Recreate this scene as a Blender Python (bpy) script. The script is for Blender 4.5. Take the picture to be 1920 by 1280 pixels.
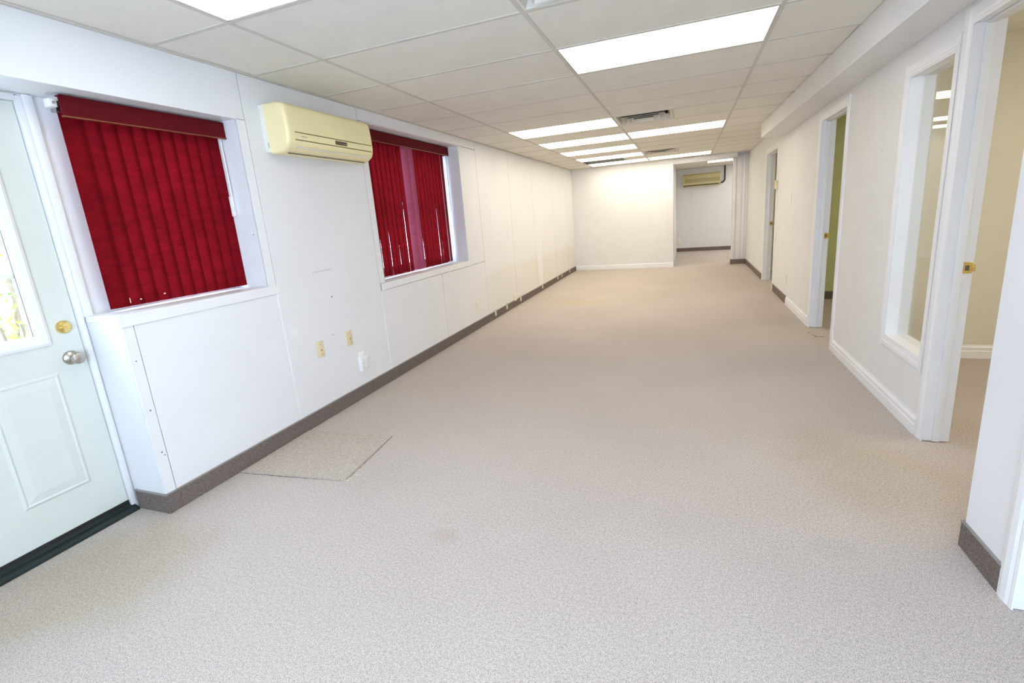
import bpy, bmesh, math, random
from mathutils import Matrix, Vector
random.seed(7)
for o in list(bpy.data.objects): bpy.data.objects.remove(o)
SC = bpy.context.scene
COL = SC.collection

# ------------------------------------------------------------------ camera
F, CX, CY, CAMH = 885.738, 962.546, 612.3475, 1.357
R0 = (0.93923172, 0.33459646, -0.07673973)
R1 = (0.0048949, -0.23657691, -0.97160044)
R2 = (-0.34324891, 0.91218232, -0.22383835)
cam = bpy.data.cameras.new('camera')
cam.sensor_fit = 'HORIZONTAL'; cam.sensor_width = 36.0; cam.lens = F / 1920 * 36
cam.shift_x = (960 - CX) / 1920; cam.shift_y = (CY - 640) / 1920
cam.clip_start = 0.02
camo = bpy.data.objects.new('camera', cam); COL.objects.link(camo)
camo.matrix_world = Matrix(((R0[0], -R1[0], -R2[0], 0), (R0[1], -R1[1], -R2[1], 0),
                            (R0[2], -R1[2], -R2[2], CAMH), (0, 0, 0, 1)))
SC.camera = camo

# ------------------------------------------------------------------ sky, exposure
SKY_STRENGTH = 12.5
LAMP = 5.2
w = bpy.data.worlds.new('sky'); SC.world = w; w.use_nodes = True
wb = w.node_tree.nodes['Background']
wb.inputs[0].default_value = (0.57, 0.745, 1.0, 1); wb.inputs[1].default_value = SKY_STRENGTH
SC.view_settings.view_transform = 'Standard'; SC.view_settings.look = 'None'
SC.view_settings.gamma = 1; SC.view_settings.use_curve_mapping = False
SC.view_settings.exposure = 0.42
SC.cycles.diffuse_bounces = 7; SC.cycles.max_bounces = 12

def portal(name, loc, rot, sx, sy):
    l = bpy.data.lights.new(name, 'AREA'); l.shape = 'RECTANGLE'; l.size = sx; l.size_y = sy
    l.cycles.is_portal = True
    o = bpy.data.objects.new(name, l); COL.objects.link(o); o.location = loc; o.rotation_euler = rot

# ------------------------------------------------------------------ plan
XL, XW, XR, ZC, YF, XN = -2.516, -2.768, 1.215, 2.323, 11.284, 0.998
G1, Y0, T = -1.974, 1.866, 0.61
YB, YE = -1.8, 15.0
G = [G1, G1 + 2 * T, G1 + 4 * T]
K = lambda k: Y0 + k * T

# portals sit in the glazed openings so that sky light is sampled well
portal('sky_portal_rear', (0.0, YB - 0.05, 1.25), (-math.pi / 2, 0, 0), 1.8, 1.9)

# ------------------------------------------------------------------ materials
MATS = {}
def nodes(name):
    m = bpy.data.materials.new(name); m.use_nodes = True
    nt = m.node_tree; b = nt.nodes['Principled BSDF']
    MATS[name] = m
    return m, nt, b
def N(nt, t, **kw):
    n = nt.nodes.new(t)
    for k, v in kw.items(): setattr(n, k, v)
    return n
def pos(nt): return N(nt, 'ShaderNodeNewGeometry').outputs['Position']
def noise(nt, vec, scale, detail=3, rough=0.55):
    n = N(nt, 'ShaderNodeTexNoise'); nt.links.new(vec, n.inputs['Vector'])
    n.inputs['Scale'].default_value = scale; n.inputs['Detail'].default_value = detail
    n.inputs['Roughness'].default_value = rough
    return n.outputs['Fac']
def ramp(nt, fac, stops):
    r = N(nt, 'ShaderNodeValToRGB'); nt.links.new(fac, r.inputs['Fac'])
    e = r.color_ramp.elements
    while len(e) < len(stops): e.new(0.5)
    for q, (p_, c) in zip(e, stops):
        q.position = p_; q.color = (c[0], c[1], c[2], 1)
    return r.outputs['Color']
def mix(nt, fac, a, b, mode='MIX'):
    n = N(nt, 'ShaderNodeMix', data_type='RGBA', blend_type=mode)
    if isinstance(fac, (int, float)): n.inputs[0].default_value = fac
    else: nt.links.new(fac, n.inputs[0])
    for i, v in ((6, a), (7, b)):
        if isinstance(v, tuple): n.inputs[i].default_value = (v[0], v[1], v[2], 1)
        else: nt.links.new(v, n.inputs[i])
    return n.outputs[2]
def math_(nt, op, a, b=None, c=None):
    n = N(nt, 'ShaderNodeMath', operation=op)
    for i, v in enumerate((a, b, c)):
        if v is None: continue
        if isinstance(v, (int, float)): n.inputs[i].default_value = v
        else: nt.links.new(v, n.inputs[i])
    return n.outputs[0]
def bump(nt, b, h, strength, dist=0.002):
    n = N(nt, 'ShaderNodeBump'); n.inputs['Strength'].default_value = strength
    n.inputs['Distance'].default_value = dist
    nt.links.new(h, n.inputs['Height']); nt.links.new(n.outputs[0], b.inputs['Normal'])
def plain(name, col, rough=0.5, metal=0.0, var=0.03, spec=0.5, vscale=6.0, bmp=0.0, bscale=200.0):
    m, nt, b = nodes(name)
    p_ = pos(nt)
    f = noise(nt, p_, vscale, 4)
    lo = tuple(c * (1 - var) for c in col); hi = tuple(min(1, c * (1 + var)) for c in col)
    nt.links.new(ramp(nt, f, [(0.3, lo), (0.7, hi)]), b.inputs['Base Color'])
    b.inputs['Roughness'].default_value = rough; b.inputs['Metallic'].default_value = metal
    b.inputs['Specular IOR Level'].default_value = spec
    if bmp: bump(nt, b, noise(nt, p_, bscale, 2), bmp)
    return m

plain('wall_white', (0.76, 0.76, 0.76), 0.45, spec=0.35, var=0.02, vscale=2.5, bmp=0.05, bscale=60)
plain('trim_white', (0.79, 0.79, 0.79), 0.35, spec=0.45, var=0.02, vscale=4)
plain('wall_far', (0.745, 0.74, 0.72), 0.5, spec=0.3, var=0.02)
plain('wall_cream', (0.68, 0.655, 0.56), 0.5, spec=0.3, var=0.02)
plain('wall_green', (0.52, 0.55, 0.27), 0.5, spec=0.3, var=0.04)
plain('door_mint', (0.645, 0.675, 0.615), 0.35, spec=0.45, var=0.015)
plain('ceil_tile', (0.765, 0.738, 0.66), 0.9, spec=0.15, var=0.03, vscale=5, bmp=0.25, bscale=140)
plain('ceil_grid', (0.60, 0.575, 0.51), 0.7, spec=0.1, var=0.03)
plain('plenum', (0.16, 0.15, 0.12), 0.9, var=0.1)
plain('vent_metal', (0.74, 0.71, 0.62), 0.4, spec=0.4, var=0.03)
plain('vent_back_shade', (0.07, 0.062, 0.05), 0.8, var=0.15, vscale=30)  # shade between the vent blades, put into the colour of their backs
plain('dark', (0.02, 0.018, 0.014), 0.7, var=0.1)
plain('ac_yellow', (0.86, 0.755, 0.42), 0.22, spec=0.5, var=0.03, vscale=3)
plain('ac_plate', (0.80, 0.78, 0.68), 0.4, var=0.02)
plain('ac_olive', (0.60, 0.53, 0.27), 0.28, var=0.03, vscale=3)
plain('ac_olive_dark', (0.36, 0.30, 0.13), 0.45, var=0.04)
plain('display_dark', (0.10, 0.08, 0.05), 0.2, var=0.02)
plain('rubber_black', (0.012, 0.012, 0.012), 0.55, var=0.1)
plain('threshold', (0.014, 0.022, 0.022), 0.38, var=0.12)
plain('brass', (0.78, 0.60, 0.22), 0.22, metal=1.0, var=0.08, vscale=60)
plain('nickel', (0.50, 0.46, 0.40), 0.28, metal=1.0, var=0.05)
plain('plate_beige', (0.74, 0.64, 0.40), 0.4, var=0.03)
plain('plate_cream', (0.80, 0.76, 0.58), 0.4, var=0.03)
plain('plate_white', (0.82, 0.82, 0.80), 0.4, var=0.02)
plain('slot_dark', (0.10, 0.08, 0.05), 0.6, var=0.05)
plain('slot_grey', (0.33, 0.33, 0.32), 0.6, var=0.05)
plain('valance_red', (0.105, 0.004, 0.007), 0.75, spec=0.12, var=0.12, vscale=30)
plain('valance_edge', (0.22, 0.06, 0.025), 0.45, var=0.08)
plain('aluminium', (0.6, 0.6, 0.6), 0.35, metal=1.0, var=0.03)
plain('patch_seam', (0.06, 0.05, 0.045), 0.95, var=0.3, vscale=80)
plain('scuff', (0.655, 0.65, 0.64), 0.7, var=0.1)
plain('concrete', (0.5, 0.48, 0.44), 0.9, var=0.1)
plain('bark', (0.16, 0.11, 0.07), 0.9, var=0.2, vscale=40)
plain('roof_board', (0.35, 0.34, 0.32), 0.9, var=0.05)

def carpet(name, cols, stains=True, tint=None):
    m, nt, b = nodes(name); p_ = pos(nt)
    f1 = noise(nt, p_, 300, 3, 0.75); f2 = noise(nt, p_, 90, 2, 0.6); f3 = noise(nt, p_, 1.1, 4, 0.6)
    f = math_(nt, 'ADD', math_(nt, 'MULTIPLY', f1, 0.82), math_(nt, 'MULTIPLY', f2, 0.18))
    c = ramp(nt, f, [(0.36, cols[0]), (0.46, cols[1]), (0.54, cols[2]), (0.64, cols[3])])
    c = mix(nt, 0.75, c, ramp(nt, f3, [(0.3, (0.90, 0.89, 0.88)), (0.7, (1, 1, 1))]), 'MULTIPLY')
    # pinkish and greenish fibre flecks
    f4 = noise(nt, p_, 210, 1, 0.5)
    c = mix(nt, 0.35, c, ramp(nt, f4, [(0.38, (1.0, 0.90, 0.86)), (0.5, (1, 1, 1)), (0.62, (0.92, 0.98, 0.93))]), 'MULTIPLY')
    if stains:
        sx = N(nt, 'ShaderNodeSeparateXYZ'); nt.links.new(p_, sx.inputs[0])
        wob = noise(nt, p_, 5, 3)
        for (cx, cy, rx, ry, col, amt) in STAINS:
            dx = math_(nt, 'DIVIDE', math_(nt, 'SUBTRACT', sx.outputs[0], cx), rx)
            dy = math_(nt, 'DIVIDE', math_(nt, 'SUBTRACT', sx.outputs[1], cy), ry)
            d = math_(nt, 'ADD', math_(nt, 'ADD', math_(nt, 'MULTIPLY', dx, dx), math_(nt, 'MULTIPLY', dy, dy)),
                      math_(nt, 'MULTIPLY', math_(nt, 'SUBTRACT', wob, 0.5), 1.6))
            fac = math_(nt, 'MULTIPLY', N_clamp(nt, math_(nt, 'SUBTRACT', 1.1, d)), amt)
            c = mix(nt, fac, c, col, 'MULTIPLY')
    if tint: c = mix(nt, 1.0, c, tint, 'MULTIPLY')
    nt.links.new(c, b.inputs['Base Color'])
    b.inputs['Roughness'].default_value = 1.0; b.inputs['Specular IOR Level'].default_value = 0.05
    bump(nt, b, f1, 0.25, 0.003)
    return m
def N_clamp(nt, v):
    n = N(nt, 'ShaderNodeClamp'); nt.links.new(v, n.inputs[0]); return n.outputs[0]
STAINS = [(-1.59, 7.15, 0.50, 0.28, (0.98, 0.94, 0.74), 0.7), (-1.35, 9.4, 0.75, 0.55, (1.0, 1.0, 0.98), 0.3),
          (-2.35, 1.0, 0.45, 0.45, (0.86, 0.84, 0.72), 0.7), (0.85, 2.6, 0.40, 0.6, (0.95, 0.90, 0.80), 0.8),
          (0.95, 6.4, 0.25, 0.9, (0.88, 0.85, 0.82), 0.7), (-0.3, 4.2, 0.10, 0.08, (0.92, 0.93, 0.92), 0.6),
          (-1.0, 1.6, 0.08, 0.06, (0.92, 0.87, 0.85), 0.6), (0.55, 1.9, 0.10, 0.08, (0.92, 0.93, 0.91), 0.6)]
CARP = [(0.26, 0.23, 0.21), (0.43, 0.38, 0.345), (0.59, 0.525, 0.475), (0.76, 0.70, 0.65)]
carpet('carpet', CARP)
carpet('carpet_patch', CARP, False, (0.97, 0.97, 0.92))
carpet('base_carpet', [(0.085, 0.068, 0.060), (0.15, 0.122, 0.108), (0.20, 0.165, 0.148), (0.30, 0.255, 0.23)], False)
plain('base_vinyl', (0.15, 0.112, 0.088), 0.6, var=0.1)
plain('base_edge', (0.27, 0.25, 0.235), 0.5, var=0.05)

def panel_wall():
    # painted sheet panelling, yellowed and stained low down where furniture and water stood
    m, nt, b = nodes('wall_panel'); p_ = pos(nt)
    sx = N(nt, 'ShaderNodeSeparateXYZ'); nt.links.new(p_, sx.inputs[0])
    base = ramp(nt, noise(nt, p_, 2.0, 4), [(0.3, (0.75, 0.752, 0.755)), (0.7, (0.78, 0.78, 0.78))])
    wob = noise(nt, p_, 1.4, 4)
    # tide mark of an old stain: low, from y = 6 on
    edge = math_(nt, 'ADD', math_(nt, 'MULTIPLY', wob, 0.25), 0.55)
    low = N_clamp(nt, math_(nt, 'MULTIPLY', math_(nt, 'SUBTRACT', edge, sx.outputs[2]), 14.0))
    far = N_clamp(nt, math_(nt, 'SUBTRACT', sx.outputs[1], 5.2))
    base = mix(nt, math_(nt, 'MULTIPLY', math_(nt, 'MULTIPLY', low, far), 0.5), base, (0.72, 0.69, 0.585))
    nt.links.new(base, b.inputs['Base Color'])
    b.inputs['Roughness'].default_value = 0.42; b.inputs['Specular IOR Level'].default_value = 0.35
    bump(nt, b, noise(nt, p_, 45, 2), 0.05)
panel_wall()

def fabric(name, c1, c2, trans):
    m, nt, b = nodes(name); p_ = pos(nt)
    mp = N(nt, 'ShaderNodeMapping'); nt.links.new(p_, mp.inputs[0]); mp.inputs['Scale'].default_value = (1, 1, 3.2)
    f = math_(nt, 'ADD', math_(nt, 'MULTIPLY', noise(nt, mp.outputs[0], 9, 4, 0.7), 0.6), math_(nt, 'MULTIPLY', noise(nt, p_, 260, 2), 0.4))
    c = ramp(nt, f, [(0.35, c1), (0.65, c2)])
    nt.links.new(c, b.inputs['Base Color']); b.inputs['Roughness'].default_value = 0.8
    b.inputs['Specular IOR Level'].default_value = 0.05
    t = N(nt, 'ShaderNodeBsdfTranslucent')
    nt.links.new(c, t.inputs[0])
    mx = N(nt, 'ShaderNodeMixShader'); mx.inputs[0].default_value = trans
    nt.links.new(b.outputs[0], mx.inputs[1]); nt.links.new(t.outputs[0], mx.inputs[2])
    nt.links.new(mx.outputs[0], nt.nodes['Material Output'].inputs[0])
    bump(nt, b, noise(nt, p_, 300, 2), 0.3)
fabric('vane_red', (0.095, 0.002, 0.004), (0.185, 0.004, 0.008), 0.19)
fabric('vane_pink', (0.26, 0.05, 0.08), (0.31, 0.065, 0.10), 0.12)
def leafmat():
    m, nt, b = nodes('leaf'); f = noise(nt, pos(nt), 9, 2)
    c = ramp(nt, f, [(0.3, (0.16, 0.30, 0.04)), (0.55, (0.30, 0.45, 0.06)), (0.75, (0.55, 0.50, 0.10))])
    nt.links.new(c, b.inputs['Base Color']); b.inputs['Roughness'].default_value = 0.6
leafmat()
def glass():
    m, nt, b = nodes('glass')
    tr = N(nt, 'ShaderNodeBsdfTransparent'); tr.inputs[0].default_value = (0.97, 0.985, 0.975, 1)
    gl = N(nt, 'ShaderNodeBsdfGlossy'); gl.inputs['Roughness'].default_value = 0.0
    lw = N(nt, 'ShaderNodeLayerWeight'); lw.inputs[0].default_value = 0.5
    fr = math_(nt, 'ADD', math_(nt, 'MULTIPLY', math_(nt, 'POWER', lw.outputs['Facing'], 5.0), 0.96), 0.04)
    mx = N(nt, 'ShaderNodeMixShader'); nt.links.new(fr, mx.inputs[0])
    nt.links.new(tr.outputs[0], mx.inputs[1]); nt.links.new(gl.outputs[0], mx.inputs[2])
    nt.links.new(mx.outputs[0], nt.nodes['Material Output'].inputs[0])
glass()
def lampmat(name, col, strength):
    m, nt, b = nodes(name)
    f = noise(nt, pos(nt), 90, 1)
    b.inputs['Base Color'].default_value = (0.85, 0.85, 0.82, 1)
    nt.links.new(ramp(nt, f, [(0.3, tuple(c * 0.97 for c in col)), (0.7, col)]), b.inputs['Emission Color'])
    b.inputs['Emission Strength'].default_value = strength
lampmat('lamp_diffuser', (1.0, 0.905, 0.75), LAMP)
lampmat('lamp_hall', (1.0, 0.97, 0.93), LAMP * 1.3)
lampmat('lamp_near', (1.0, 0.98, 0.96), LAMP * 0.78)

# ------------------------------------------------------------------ mesh helpers
ORIG = {}
class MB:
    def __init__(s): s.v = []; s.f = []
    def add(s, vs, fs):
        n = len(s.v); s.v += [tuple(v) for v in vs]; s.f += [tuple(i + n for i in f) for f in fs]; return s
    def box(s, x0, x1, y0, y1, z0, z1):
        x0, x1 = sorted((x0, x1)); y0, y1 = sorted((y0, y1)); z0, z1 = sorted((z0, z1))
        return s.add([(x0, y0, z0), (x1, y0, z0), (x1, y1, z0), (x0, y1, z0), (x0, y0, z1), (x1, y0, z1), (x1, y1, z1), (x0, y1, z1)],
                     [(0, 3, 2, 1), (4, 5, 6, 7), (0, 1, 5, 4), (1, 2, 6, 5), (2, 3, 7, 6), (3, 0, 4, 7)])
    def prism(s, poly, axis, a0, a1):
        def P(u, v, a): return {'x': (a, u, v), 'y': (u, a, v), 'z': (u, v, a)}[axis]
        n = len(poly)
        vs = [P(u, v, a0) for u, v in poly] + [P(u, v, a1) for u, v in poly]
        fs = [tuple(range(n)), tuple(range(2 * n - 1, n - 1, -1))] + [(i, (i + 1) % n, (i + 1) % n + n, i + n) for i in range(n)]
        return s.add(vs, fs)
    def tube(s, path, r, n=10):
        path = [Vector(p) for p in path]; rings = []
        for i, p in enumerate(path):
            t = (path[min(i + 1, len(path) - 1)] - path[max(i - 1, 0)]).normalized()
            a = t.orthogonal().normalized() if i == 0 else (pa - t * pa.dot(t)).normalized()
            pa = a; b = t.cross(a)
            rings.append([p + a * (r * math.cos(2 * math.pi * k / n)) + b * (r * math.sin(2 * math.pi * k / n)) for k in range(n)])
        vs = [v for q in rings for v in q]; fs = []
        for i in range(len(rings) - 1):
            for k in range(n): fs.append((i * n + k, i * n + (k + 1) % n, (i + 1) * n + (k + 1) % n, (i + 1) * n + k))
        fs.append(tuple(range(n))); fs.append(tuple(range((len(rings) - 1) * n, len(rings) * n)))
        return s.add(vs, fs)
    def lathe(s, prof, c, axis, n=24):
        # prof: (radius, height along axis); axis a unit vector
        ax = Vector(axis); a = ax.orthogonal().normalized(); b = ax.cross(a); c = Vector(c); vs = []; fs = []
        for r, h in prof:
            for k in range(n):
                t = 2 * math.pi * k / n; vs.append(c + ax * h + (a * math.cos(t) + b * math.sin(t)) * r)
        for i in range(len(prof) - 1):
            for k in range(n): fs.append((i * n + k, i * n + (k + 1) % n, (i + 1) * n + (k + 1) % n, (i + 1) * n + k))
        fs.append(tuple(range(n))); fs.append(tuple(range((len(prof) - 1) * n, len(prof) * n)))
        return s.add(vs, fs)
    def build(s, name, mat, parent=None, bevel=0.0, seg=2, smooth=False, origin=None):
        if parent is not None: og = ORIG[parent.name]
        elif origin is not None: og = Vector(origin)
        else:
            xs, ys, zs = zip(*s.v); og = Vector(((min(xs) + max(xs)) / 2, (min(ys) + max(ys)) / 2, min(zs)))
        me = bpy.data.meshes.new(name)
        me.from_pydata([Vector(v) - og for v in s.v], [], s.f); me.update()
        bm = bmesh.new(); bm.from_mesh(me)
        bmesh.ops.recalc_face_normals(bm, faces=bm.faces)
        if bevel:
            ed = [e for e in bm.edges if len(e.link_faces) == 2 and e.calc_face_angle(0) > 0.6]
            bmesh.ops.bevel(bm, geom=ed, offset=bevel, segments=seg, affect='EDGES', profile=0.5, clamp_overlap=True)
        bm.to_mesh(me); bm.free()
        if smooth or bevel:
            me.polygons.foreach_set('use_smooth', [True] * len(me.polygons))
            try: me.set_sharp_from_angle(angle=math.radians(38))
            except Exception: pass
        me.materials.append(MATS[mat])
        o = bpy.data.objects.new(name, me); COL.objects.link(o)
        if parent is not None: o.parent = parent
        else: o.location = og
        ORIG[o.name] = og
        return o
def box(name, mat, b, parent=None, bevel=0.0, **k): return MB().box(*b).build(name, mat, parent, bevel, **k)
def empty(name, loc):
    o = bpy.data.objects.new(name, None); COL.objects.link(o); o.location = loc; o.empty_display_size = 0.1
    ORIG[o.name] = Vector(loc); return o
def tag(o, label=None, cat=None, group=None, kind=None):
    if label: o['label'] = label
    if cat: o['category'] = cat
    if group: o['group'] = group
    if kind: o['kind'] = kind
    return o
def S(o, label, cat): return tag(o, label, cat, None, 'structure')
def cells(mb, axis, a0, a1, u0, u1, z0, z1, holes):
    """a wall slab between a0 and a1 along axis, u its other horizontal axis, with rectangular holes (u0,u1,z0,z1)"""
    us = sorted({u0, u1, *[q for h in holes for q in h[:2]]}); us = [u for u in us if u0 <= u <= u1]
    for i in range(len(us) - 1):
        p_, q = us[i], us[i + 1]; mid = (p_ + q) / 2
        cut = sorted([(h[2], h[3]) for h in holes if h[0] < mid < h[1]]); z = z0
        for c0, c1 in cut + [(z1, z1)]:
            if c0 > z + 1e-6:
                if axis == 'x': mb.box(a0, a1, p_, q, z, c0)
                else: mb.box(p_, q, a0, a1, z, c0)
            z = max(z, c1)
    return mb

# ================================================================== SETTING
ground = S(box('ground', 'concrete', (-30, XW - 0.14, -20, 30, -0.20, -0.10)), 'pale paved ground outside the entrance door', 'ground')
floor = S(box('floor', 'carpet', (XW - 0.13, 4.2, YB - 0.1, YE + 0.2, -0.06, 0.0)), 'tan grey flecked carpet floor of the long office', 'floor')
roof = S(box('ceiling_deck', 'plenum', (XW - 0.14, 4.3, YB - 0.14, YE + 0.3, ZC + 0.27, ZC + 0.40)), 'dark deck above the suspended ceiling', 'ceiling')

# ---- left wall
wl = MB()
cells(wl, 'x', XW - 0.13, XW, YB - 0.1, YE + 0.2, -0.05, ZC + 0.27,
      [(0.455, 1.405, -0.05, 2.05), (1.540, 2.288, 1.06, 2.03), (3.66, 5.27, 0.93, 2.18)])
cells(wl, 'x', XW, XL - 0.014, YB, YF, 0.0, ZC + 0.2,
      [(0.35, 1.42, 0.0, 2.055), (1.42, 2.30, 1.03, 2.055), (3.55, 5.31, 0.865, 2.225)])
wall_left = S(wl.build('wall_left', 'wall_white'), 'white panelled left wall with two recessed windows', 'wall')
PANELS = [(YB, 0.35, 0, ZC), (0.35, 2.36, 2.055, ZC), (1.475, 2.36, 0, 0.995), (1.42, 1.475, 0, 1.03), (2.36, 3.47, 0, ZC),
          (3.47, 4.60, 0, 0.825), (4.60, 5.80, 0, 0.825), (3.47, 5.80, 2.225, ZC), (3.47, 3.55, 0.885, 2.225),
          (5.31, 5.80, 0.825, 2.225), (5.80, 6.98, 0, ZC), (6.98, 8.12, 0, ZC), (8.12, 9.48, 0, ZC), (9.48, 10.55, 0, ZC), (10.55, YF, 0, ZC)]
for (a, b, c, d) in PANELS:
    gp = 0.004 if a > 2.3 else 0.002
    box('wall_panel', 'wall_panel', (XL - 0.014, XL, a + gp, b - gp, c + (gp if c > 0.1 else 0), d - gp), wall_left, 0.0012, seg=1)
for (y, z0, z1) in [(2.36, 0.10, 0.995), (3.47, 0.10, 0.825)]:
    box('joint_strip', 'trim_white', (XL - 0.001, XL + 0.003, y - 0.008, y + 0.008, z0, z1), wall_left, 0.001, seg=1)
for (y, z, r) in [(2.851, 0.884, 0.006), (2.262, 1.379, 0.0035), (2.335, 1.47, 0.003), (2.345, 1.44, 0.003), (2.34, 1.30, 0.003), (2.80, 0.60, 0.004), (3.46, 0.145, 0.004), (6.75, 1.16, 0.006), (6.3, 1.15, 0.004),
                  (1.445, 0.82, 0.003), (1.45, 0.56, 0.004), (1.452, 0.33, 0.004), (1.462, 0.31, 0.003)]:
    MB().lathe([(r, 0), (r, 0.0008)], (XL, y, z), (1, 0, 0), 10).build('nail_hole', 'slot_dark', wall_left)
box('paint_patch', 'trim_white', (XL, XL + 0.0012, 8.20, 8.50, 0.112, 0.92), wall_left)
box('scuff_mark', 'scuff', (XL, XL + 0.0005, 2.70, 2.90, 1.080, 1.092), wall_left)
box('paint_patch', 'trim_white', (XL, XL + 0.0012, 2.405, 2.47, 0.675, 0.745), wall_left)
# thin metal wall angle under the tiles
box('wall_angle', 'ceil_grid', (XL, XL + 0.022, YB, YF, ZC - 0.004, ZC + 0.002), wall_left)

# ---- rear wall (behind the camera) with its glazed front
wb_ = MB(); cells(wb_, 'y', YB - 0.10, YB, XW - 0.13, 4.2, -0.05, ZC + 0.27, [(-0.90, 0.90, 0.30, 2.20)])
wall_back = S(wb_.build('wall_back', 'wall_white'), 'white wall behind the viewer around a wide shop window', 'wall')
win4 = S(empty('window_4', (0.0, YB, 0.30)), 'wide shop window in the wall behind the viewer', 'window')
mbf = MB(); cells(mbf, 'y', YB - 0.07, YB - 0.02, -0.90, 0.90, 0.30, 2.20, [(-0.85, -0.025, 0.35, 2.15), (0.025, 0.85, 0.35, 2.15)])
mbf.build('frame', 'aluminium', win4)

# ---- right side walls
RT = 0.115
D2 = (2.15, 2.962, 2.05); D3 = (4.785, 5.575, 2.03); D4 = (7.955, 8.935, 2.03); D5 = (0.90, 1.722, 2.05)
W3 = (3.085, 3.607, 0.425, 1.978)
wr = MB(); cells(wr, 'x', XR, XR + RT, 2.03, 11.62, 0.0, ZC + 0.25,
                 [(D2[0] - 0.02, D2[1] + 0.02, 0, D2[2] + 0.02), W3, (D3[0] - 0.02, D3[1] + 0.02, 0, D3[2] + 0.02), (D4[0] - 0.02, D4[1] + 0.02, 0, D4[2] + 0.02)])
wall_right = S(wr.build('wall_right', 'wall_far'), 'off white right wall with three doorways and an interior window', 'wall')
for (y, z, r) in [(3.95, 1.60, 0.012), (4.2, 1.55, 0.008), (4.02, 1.30, 0.006), (4.28, 1.28, 0.006), (6.4, 1.55, 0.006), (9.9, 1.75, 0.01)]:
    MB().lathe([(r, 0), (r * 0.7, 0.0008)], (XR, y, z), (-1, 0, 0), 8).build('nail_hole', 'scuff', wall_right)
wn = MB(); cells(wn, 'x', XN, XN + 0.15, YB, 2.03, 0.0, ZC + 0.25, [(D5[0] - 0.02, D5[1] + 0.02, 0, D5[2] + 0.02)])
wn.box(XN + 0.15, 4.1, 1.90, 2.03, 0, ZC + 0.25)
wall_near = S(wn.build('wall_near', 'wall_white'), 'white wall end jutting in at the right edge', 'wall')
# soffit (bulkhead) along the right wall, slightly out of true
sf = MB(); sf.prism([(1.000, 2.03), (0.932, 7.50), (XR, 7.50), (XR, 2.03)], 'z', 2.142, ZC + 0.2)
wall_soffit = S(sf.build('wall_soffit', 'wall_far', bevel=0.004, seg=1), 'boxed bulkhead under the ceiling along the right wall', 'bulkhead')
# far wall, header, column, hall
wf = MB(); wf.box(XW, -0.276, YF, YF + 0.12, 0, ZC + 0.25)
wall_far = S(wf.build('wall_far', 'wall_far', bevel=0.003, seg=1), 'plain white far wall facing down the room', 'wall')
wh = MB(); wh.box(-0.40, -0.276, YF + 0.12, YE, 0, ZC + 0.25); wh.box(-0.40, 4.0, YE, YE + 0.15, 0, ZC + 0.25); wh.box(XR + RT, 4.0, 11.50, 11.62, 0, ZC + 0.25)
wall_hall = S(wh.build('wall_hall', 'wall_far'), 'back wall of the passage with a split air conditioner', 'wall')
for (a, b) in [(-0.276, 0.14), (0.14, 1.36), (1.36, 2.58)]:
    box('wall_panel', 'wall_far', (a + 0.003, b - 0.003, YE - 0.006, YE, 0, ZC), wall_hall, 0.001, seg=1)
hd = MB(); hd.box(-0.276, 0.925, YF + 0.02, YF + 0.17, 2.215, ZC + 0.2)
wall_header = S(hd.build('wall_header', 'wall_far', bevel=0.004, seg=1), 'header over the passage opening', 'wall')
tr = MB(); tr.box(XL, -0.276, YF - 0.012, YF, 2.245, ZC); tr.box(-0.276, 0.99, YF + 0.005, YF + 0.02, 2.235, ZC)
S(tr.build('trim_1', 'wall_far', bevel=0.003, seg=1), 'flat white board along the top of the far wall', 'trim')
wc = MB(); wc.box(0.925, XR, 11.46, 11.62, 0, ZC + 0.2)
wall_col = S(wc.build('wall_column', 'wall_far'), 'narrow white pier at the right of the passage opening', 'wall')
for (a, b, d) in [(0.925, 0.985, 0.030), (0.988, 1.105, 0.014), (1.108, 1.165, 0.020), (1.168, 1.213, 0.010)]:
    box('board', 'wall_far', (a, b, 11.46 - d, 11.46, 0.0 if a > 0.95 else 0.0, ZC - 0.03 - (0.06 if a < 0.93 else 0)), wall_col, 0.004)
# offices behind the right wall
we = MB(); we.box(4.0, 4.15, YB, YE + 0.2, 0, ZC + 0.25); wall_east = S(we.build('wall_office_back', 'wall_cream'), 'cream back wall inside the offices', 'wall')
wo = MB(); wo.box(XR + RT, 4.0, 4.574, 4.70, 0, ZC + 0.25); S(wo.build('wall_office_1', 'wall_cream'), 'cream wall inside the first office seen through its doorway', 'wall')
wo = MB(); wo.box(XR + RT, 4.0, 7.17, 7.30, 0, ZC + 0.25); S(wo.build('wall_office_2', 'wall_green'), 'olive green wall seen through the middle doorway', 'wall')
wo = MB(); wo.box(XR + RT, 4.0, 10.2, 10.33, 0, ZC + 0.25); S(wo.build('wall_office_3', 'wall_cream'), 'cream wall of the third room seen through the far doorway', 'wall')

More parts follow.
